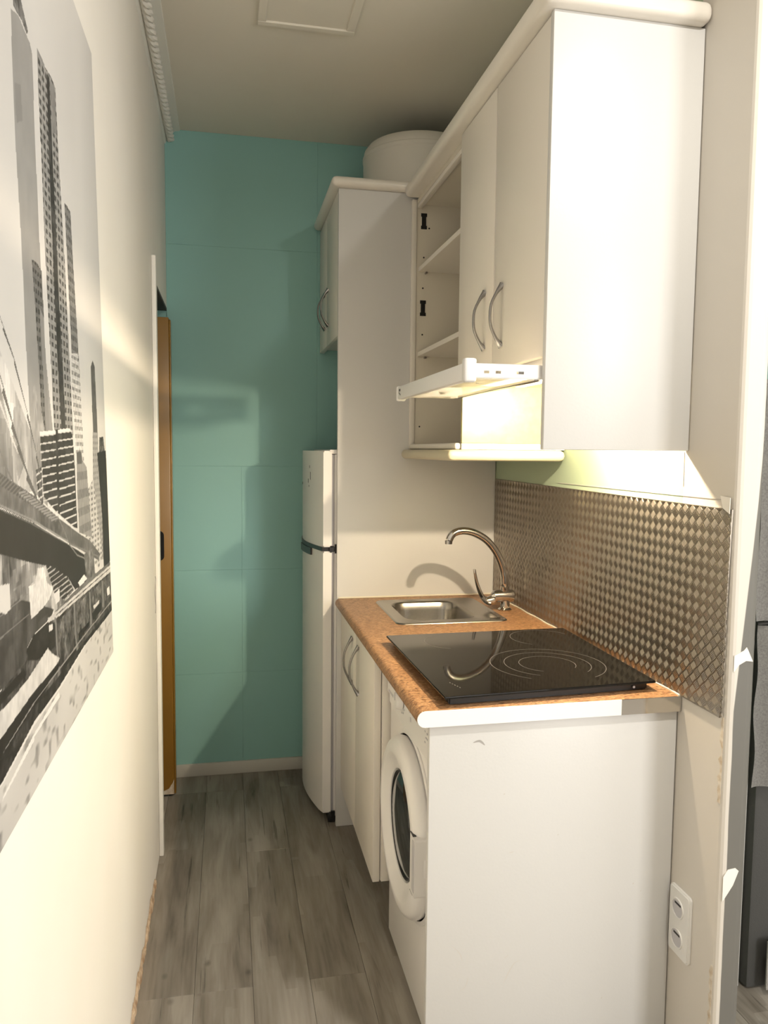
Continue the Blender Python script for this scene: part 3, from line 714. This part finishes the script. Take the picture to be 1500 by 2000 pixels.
# ------------------------------------------------------------------ grey fabric beyond the partition
FB = empty('fabric_wardrobe', (.45, .2, 0), 'grey linen fabric wardrobe standing beyond the partition end, right edge of view', 'wardrobe')
def cloth(x0, x1, z0, z1, m, name, y=.15, amp=.006):
    bm = bmesh.new(); nx, nz = 24, 18; G = []
    for i in range(nx+1):
        G.append([bm.verts.new((x0+(x1-x0)*i/nx + .004*math.sin(z0*9+k*.7), y+amp*math.sin(i*.9+k*.12), z0+(z1-z0)*k/nz)) for k in range(nz+1)])
    for i in range(nx):
        for k in range(nz): bm.faces.new((G[i][k], G[i+1][k], G[i+1][k+1], G[i][k+1]))
    geo = bmesh.ops.solidify(bm, geom=bm.faces[:], thickness=.004)
    return P(name, bm, m, FB)
cloth(.297, .62, 1.012, 1.62, 'linen', 'upper_flap', y=.148)
cloth(.312, .62, .575, 1.000, 'linen', 'lower_flap', y=.150)
P('zip', tube([(.300, .146, 1.006), (.33, .146, 1.007), (.62, .146, 1.008)], .0035, 6), 'blackp', FB)
P('frame_panel', box(.342, .64, .175, .60, .002, 1.60, .01), 'dkgrey', FB)
P('frame_pole', tube([(.3300, .20, .0), (.3300, .20, 1.60)], .0055, 10), 'white', FB)
P('hem', box(.375, .62, .140, .146, .02, .155, .002), 'linen', FB)

# ------------------------------------------------------------------ poster: black and white print of a bridge and towers
VW = np.array([cR, cU, cF]); CP = np.array(CPOS)
def to_uv(Y, Z):
    """print coordinates: where the traced outlines of the motif were measured"""
    D = np.stack([np.full_like(Y, XL), Y, Z], -1)-CP
    a = D @ np.array(cR); b = D @ np.array(cU); c = D @ np.array(cF)
    return 750+FPX*a/c, 1000-FPX*b/c
NY, NZ = 420, 900
# corners of the sheet (far edge leans a little)
tt = np.linspace(0, 1, NY+1)**1.0; ss = np.linspace(0, 1, NZ+1)
YF0, YF1 = .144, .012
T, Sg = np.meshgrid(tt, ss, indexing='ij')
Zg = 1.003+Sg*(2.157-1.003)
yfar = YF0+(YF1-YF0)*Sg
Yg = -.95+T*(yfar+.95)
U_, V_ = to_uv(Yg.ravel(), Zg.ravel()); Yf = Yg.ravel(); Zf = Zg.ravel()
n_ = len(U_)
rng = np.random.RandomState(4)
def vnoise(x, y, seed=0):
    xi = np.floor(x).astype(int); yi = np.floor(y).astype(int); fx = x-xi; fy = y-yi
    def h(a, b): 
        v = np.sin(a*127.1+b*311.7+seed*74.7)*43758.5453; return v-np.floor(v)
    fx = fx*fx*(3-2*fx); fy = fy*fy*(3-2*fy)
    return (h(xi, yi)*(1-fx)+h(xi+1, yi)*fx)*(1-fy)+(h(xi, yi+1)*(1-fx)+h(xi+1, yi+1)*fx)*fy
def inside(poly):
    r = np.zeros(n_, bool); m = len(poly)
    for i in range(m):
        x1, y1 = poly[i]; x2, y2 = poly[(i+1) % m]
        if y1 == y2: continue
        c = ((y1 > V_) != (y2 > V_)) & (U_ < (x2-x1)*(V_-y1)/(y2-y1)+x1); r ^= c
    return r
col = 222-10*vnoise(Yf*3, Zf*2.5, 1)-26*np.clip(vnoise(Yf*5+3, Zf*3.1, 2)-.55, 0, 1)*2
col -= 22*np.clip((Yf+.12)/.2, 0, 1)*(.4+.6*vnoise(Yf*6, Zf*4, 5))
def fill(poly, c, tex=None):
    m = inside(poly)
    if callable(c): col[m] = c(m)
    else: col[m] = c
    if tex is not None: col[m] += tex(m)
def win(pz, py, amp, duty=.5, seed=0):
    """rows of windows"""
    def f(m):
        a = ((Zf[m]/pz) % 1 < duty)*1.0; b = ((Yf[m]/py) % 1 < .62)*1.0
        return amp*(.55-1.1*a*b)+amp*.5*(vnoise(Zf[m]/pz*2, Yf[m]/py*2, seed)-.5)
    return f
def mott(sc_, amp, seed=0):
    return lambda m: amp*(vnoise(Yf[m]*sc_, Zf[m]*sc_, seed)-.5)+amp*.7*(vnoise(Yf[m]*sc_*3.1, Zf[m]*sc_*2.3, seed+1)-.5)+amp*.8*(vnoise(Yf[m]*sc_*7.7, Zf[m]*sc_*5.1, seed+2)-.5)
def streak(fy, fz, amp, seed=0):
    """upright building fronts: narrow across, long up and down, with floor lines"""
    def cell(a, b, sd):
        v = np.sin(np.floor(a)*91.7+np.floor(b+.7*np.floor(a))*37.3+sd*11.1)*43758.5453; return v-np.floor(v)
    return lambda m: amp*.55*(cell(Yf[m]*fy*.45, Zf[m]*fz*1.1, seed)-.5)+amp*.35*(cell(Yf[m]*fy*1.3, Zf[m]*fz*3.1, seed+4)-.5)+amp*.7*(vnoise(Yf[m]*fy*.8, Zf[m]*fz*1.6, seed)-.5)+amp*.4*(vnoise(Yf[m]*fy*5, Zf[m]*fz*6, seed+2)-.5)
# faded towers
fill([(14, 15), (30, 30), (42, 60), (52, 82), (57, 105), (63, 280), (72, 480), (84, 700), (100, 860), (55, 860), (46, 700), (36, 480), (24, 280), (18, 120)], 160, mott(9, 8))
fill([(22, 160), (34, 165), (38, 235), (26, 240)], 146)
fill([(18, -40), (32, -30), (36, 5), (44, 40), (49, 62), (46, 66), (36, 38), (24, 20), (19, 8)], 105, mott(60, 60))
fill([(-190, -200), (-60, 0), (-40, 200), (-20, 560), (-30, 640), (-200, 640)], 168, win(.03, .02, 22))
fill([(-330, -200), (-200, -60), (-170, 640), (-330, 640)], 120, win(.028, .016, 50))
# dark narrow tower on the left of the main one
fill([(56, 505), (68, 516), (76, 530), (81, 640), (86, 740), (92, 850), (78, 850), (71, 730), (63, 600)], 98, win(.012, .013, 42))
fill([(72, 600), (80, 620), (86, 740), (92, 850), (85, 850), (79, 740)], 150)
# main tower
fill([(66, 92), (76, 112), (82, 130), (95, 150), (103, 172), (108, 280), (115, 400), (121, 500), (128, 640), (136, 800), (139, 850), (101, 850), (95, 720), (88, 600), (82, 480), (77, 340), (70, 200)], 128, win(.0125, .020, 62, .55, 3))
fill([(66, 92), (76, 112), (82, 128), (80, 132), (70, 108)], 150)
fill([(86, 140), (91, 150), (97, 300), (104, 440), (111, 600), (118, 720), (124, 850), (116, 850), (108, 720), (101, 560), (95, 420), (90, 300)], 72, mott(50, 30))
fill([(91, 150), (101, 172), (106, 260), (97, 260)], 142, mott(40, 20))
# third tower
fill([(121, 395), (126, 402), (133, 414), (138, 510), (146, 640), (153, 760), (160, 900), (146, 900), (139, 780), (133, 640), (127, 520)], 118, win(.015, .014, 40, .5, 8))
fill([(135, 690), (148, 690), (153, 760), (160, 900), (168, 1000), (150, 1000), (141, 830), (136, 760)], 168, win(.0125, .009, 75, .5, 2))
# needle tower and stepped pale blocks
fill([(173, 716), (177, 704), (181, 716), (184, 780), (187, 850), (192, 1000), (200, 1060), (184, 1060), (180, 900), (176, 800)], 108, mott(30, 22))
fill([(177, 844), (186, 846), (196, 1000), (204, 1090), (176, 1100), (178, 1000)], 150, win(.011, .02, 26))
fill([(166, 960), (178, 935), (186, 1000), (196, 1080), (190, 1110), (160, 1080)], 168, win(.010, .03, 50))
fill([(190, 854), (198, 853), (201, 884), (204, 890), (190, 890)], 78, mott(70, 60))
fill([(186, 884), (203, 880), (208, 1000), (214, 1092), (199, 1112), (196, 1010)], 42, mott(40, 12))
# pale building cluster lower left
fill([(-330, 640), (-30, 640), (0, 700), (30, 780), (60, 860), (90, 960), (0, 960), (-330, 900)], lambda m: 190+0*U_[m], streak(46, 7, 60, 3))
fill([(58, 770), (60, 752), (63, 752), (67, 780), (75, 800), (80, 830), (86, 870), (88, 990), (60, 960), (52, 830)], 158, mott(22, 34, 5))
fill([(20, 796), (31, 792), (33, 816), (40, 830), (44, 900), (30, 940), (18, 860)], 162, mott(22, 30, 6))
fill([(-40, 740), (-10, 735), (4, 800), (16, 860), (20, 940), (-60, 900)], 150, streak(50, 9, 60, 9))
# grey middle block
fill([(145, 882), (154, 880), (157, 900), (165, 912), (172, 1000), (176, 1050), (150, 1040), (146, 940)], 132, win(.03, .012, 34))
fill([(145, 884), (154, 881), (156, 906), (147, 906)], 100)
# balcony tower
fill([(72, 843), (101, 841), (104, 838), (110, 838), (131, 837), (137, 850), (141, 900), (145, 990), (147, 1032), (140, 1030), (100, 995), (80, 970), (76, 900)], 58, mott(60, 34, 2))
for k in range(14):
    v0 = 848+k*15.6; sl = .12+k*.028
    for xa, xb, d in ((72+k*.7, 103+k*.5, 0), (108+k*.4, 137+k*.7, -6-k*.3)):
        a = v0+d; fill([(xa, a+(xb-xa)*sl*.5), (xb, a-(xb-xa)*sl*.5), (xb, a+3-(xb-xa)*sl*.5), (xa, a+3+(xb-xa)*sl*.5)], 205)
fill([(72, 843), (103, 840), (104, 847), (72, 851)], 226); fill([(108, 839), (131, 836), (134, 842), (108, 845)], 226)
fill([(64, 918), (75, 912), (79, 985), (70, 975)], 90, mott(70, 60))
for k in range(5): fill([(65+k, 926+k*16), (77+k, 918+k*16), (77+k, 921+k*16), (65+k, 930+k*16)], 200)
# cables
def stroke(pts, wd, c):
    for (a, b), (p, q_) in zip(pts[:-1], pts[1:]):
        fill([(a, b-wd), (p, q_-wd), (p+wd*.4, q_+wd), (a-wd*.4, b+wd)], c)
stroke([(-60, 470), (0, 640), (22, 705), (48, 810), (66, 890), (80, 960)], 3.5, 96)
stroke([(-80, 500), (0, 760), (18, 830), (30, 870), (48, 930), (66, 975)], 7, 104)
stroke([(-120, 560), (-10, 775), (14, 846), (28, 884)], 4, 210)
stroke([(-60, 740), (0, 900), (20, 945)], 4, 120)
# deck of the bridge
fill([(-330, 700), (-120, 850), (0, 928), (30, 948), (60, 968), (110, 1012), (150, 1042), (172, 1056), (192, 1082), (188, 1094), (160, 1078), (125, 1058), (70, 1026), (0, 994), (-330, 860)], 104, mott(26, 30, 4))
fill([(0, 930), (60, 970), (110, 1014), (104, 1020), (50, 984), (0, 952), (-200, 850), (-200, 830)], 92, lambda m: 26*(((U_[m]+V_[m]*.9)/9) % 1 < .4))
for k in range(14): fill([(30+k*5, 962+k*4), (44+k*5, 952+k*4+6), (45+k*5, 955+k*4+6), (30+k*5, 966+k*4)], 150)
fill([(-330, 860), (0, 996), (60, 1022), (130, 1064), (165, 1086), (172, 1096), (165, 1112), (168, 1135), (142, 1152), (128, 1128), (98, 1108), (50, 1098), (0, 1084), (-330, 1050)], 40, mott(14, 10, 7))
stroke([(-330, 845), (0, 990), (56, 1015), (128, 1058)], 1.8, 150); stroke([(-330, 855), (0, 998), (56, 1023), (128, 1063)], 1.2, 110)
stroke([(108, 1008), (122, 1040), (130, 1062), (146, 1084), (160, 1090)], 1.4, 140); stroke([(130, 1062), (165, 1076), (190, 1088)], 1.6, 128)
fill([(160, 1082), (178, 1070), (182, 1120), (165, 1140)], 120, mott(60, 60))
# what shows under the deck
fill([(-330, 1050), (0, 1084), (50, 1098), (98, 1108), (128, 1128), (140, 1152), (118, 1180), (100, 1200), (60, 1240), (0, 1340), (-330, 1560)], 150, streak(58, 13, 120, 12))
fill([(84, 1104), (100, 1108), (128, 1128), (138, 1150), (120, 1172), (100, 1158), (92, 1130)], 56, lambda m: 120*(((V_[m]+U_[m]*.75)/10.5) % 1 < .28))
fill([(148, 1138), (160, 1122), (166, 1130), (152, 1146)], 225)
fill([(-330, 1330), (-60, 1230), (0, 1195), (30, 1170), (60, 1178), (100, 1190), (95, 1205), (60, 1240), (45, 1270), (45, 1292), (0, 1345), (-330, 1600)], 78, streak(40, 16, 50, 15))
stroke([(-100, 1260), (0, 1200), (48, 1160)], 1.5, 130); stroke([(-100, 1330), (0, 1242), (50, 1200)], 1.5, 125)
fill([(50, 1146), (62, 1140), (68, 1110), (80, 1108), (86, 1138), (99, 1148), (90, 1172), (78, 1188), (55, 1210)], 214, mott(40, 26, 17))
fill([(-20, 1146), (12, 1140), (14, 1190), (4, 1200), (-20, 1190)], 208)
fill([(100, 1160), (111, 1150), (112, 1172), (104, 1180)], 214)
# train on the viaduct
fill([(218, 1108), (105, 1208), (86, 1216), (62, 1240), (45, 1270), (45, 1292), (0, 1345), (-330, 1680), (-330, 1900), (0, 1500), (60, 1400), (110, 1334), (150, 1272), (218, 1186)], 74, mott(42, 74, 20))
fill([(218, 1092), (150, 1146), (102, 1194), (100, 1206), (150, 1162), (218, 1110)], 110, mott(30, 24))
fill([(218, 1098), (103, 1196), (88, 1208), (90, 1216), (106, 1206), (218, 1112)], 196, mott(30, 20, 22))
stroke([(218, 1104), (104, 1202)], 1.1, 96)
fill([(60, 1240), (84, 1222), (104, 1214), (104, 1262), (84, 1278), (66, 1290), (48, 1290), (46, 1270)], 30, mott(50, 26))
fill([(90, 1222), (98, 1218), (98, 1230), (91, 1234)], 215)
for k, (a, b, c, d) in enumerate(((108, 1212, 138, 1186), (146, 1180, 168, 1160), (176, 1154, 196, 1136), (200, 1130, 216, 1118))):
    fill([(a, b), (c, d), (c+2, d+38), (a+2, b+44)], 92, mott(80, 70, 25+k))
fill([(118, 1300), (144, 1258), (142, 1276), (118, 1316)], 24); fill([(148, 1238), (170, 1214), (170, 1222), (150, 1252)], 26); fill([(176, 1198), (194, 1176), (195, 1190), (178, 1212)], 26)
fill([(178, 1184), (190, 1172), (190, 1178), (180, 1190)], 205)
fill([(205, 1150), (210, 1144), (211, 1160), (206, 1164)], 220)
for pts in (((103, 1206), (106, 1260), (111, 1322)), ((140, 1178), (143, 1240), (147, 1274)), ((171, 1156), (174, 1220)), ((196, 1134), (198, 1186))):
    for (a, b), (c, d) in zip(pts[:-1], pts[1:]): fill([(a-1.5, b), (a+1.8, b), (c+1.8, d), (c-1.5, d)], 128)
fill([(-330, 1700), (0, 1384), (45, 1332), (88, 1266), (96, 1276), (112, 1286), (104, 1300), (54, 1360), (0, 1436), (-330, 1860)], 196, mott(20, 26, 30))
fill([(-330, 1700), (0, 1350), (40, 1306), (46, 1318), (0, 1372), (-330, 1690)], 26)
fill([(-330, 1880), (0, 1436), (54, 1362), (104, 1302), (112, 1290), (112, 1300), (60, 1388), (0, 1484), (-330, 1960)], 26, mott(40, 14))
fill([(-330, 1960), (0, 1476), (60, 1382), (112, 1318), (150, 1266), (218, 1180), (218, 1190), (160, 1262), (112, 1340), (60, 1412), (0, 1524), (-330, 2040)], 44, mott(50, 50, 33))
stroke([(0, 1470), (60, 1374), (150, 1255), (217, 1170)], 1.4, 150)
# pavement
fill([(218, 1188), (162, 1262), (116, 1340), (62, 1416), (0, 1530), (-330, 2060), (-600, 3000), (300, 3000), (300, 1188)], 205, lambda m: -70*np.clip(vnoise(Yf[m]*42, Zf[m]*95, 40)-.66, 0, 1)*2.4-14*vnoise(Yf[m]*9, Zf[m]*16, 41))
stroke([(0, 1560), (60, 1440), (110, 1356)], 5, 226)
col = np.clip(col, 10, 235)/255.0
lin = np.where(col <= .04045, col/12.92, ((col+.055)/1.055)**2.4)
lin = lin**1.14
rgba = np.stack([lin, lin*.975, lin*.945, np.ones(n_)], -1).astype(np.float32)
co = np.stack([np.full(n_, XL+.0035), Yf, Zf], -1).astype(np.float32)
ii, kk = np.meshgrid(np.arange(NY), np.arange(NZ), indexing='ij'); a = (ii*(NZ+1)+kk).ravel()
faces = np.stack([a, a+(NZ+1), a+(NZ+1)+1, a+1], -1).astype(np.int32)
me = bpy.data.meshes.new('print'); me.vertices.add(n_); me.vertices.foreach_set('co', co.ravel())
me.loops.add(faces.size); me.loops.foreach_set('vertex_index', faces.ravel())
me.polygons.add(len(faces)); me.polygons.foreach_set('loop_start', np.arange(0, faces.size, 4, dtype=np.int32)); me.polygons.foreach_set('loop_total', np.full(len(faces), 4, np.int32))
me.update(); at = me.color_attributes.new('print', 'FLOAT_COLOR', 'POINT'); at.data.foreach_set('color', rgba.ravel()); me.validate()
me.materials.append(MT['print'])
PO = empty('poster', (XL, -.4, 1.003), 'large black and white city print of a bridge, towers and train on the left wall', 'poster')
o = bpy.data.objects.new('print', me); C.objects.link(o); under(o, PO)
P('backing', prism([(-.95, 1.003), (YF0, 1.003), (YF1, 2.157), (-.95, 2.157)], 'x', XL+.0004, XL+.0033), 'white', PO, False)
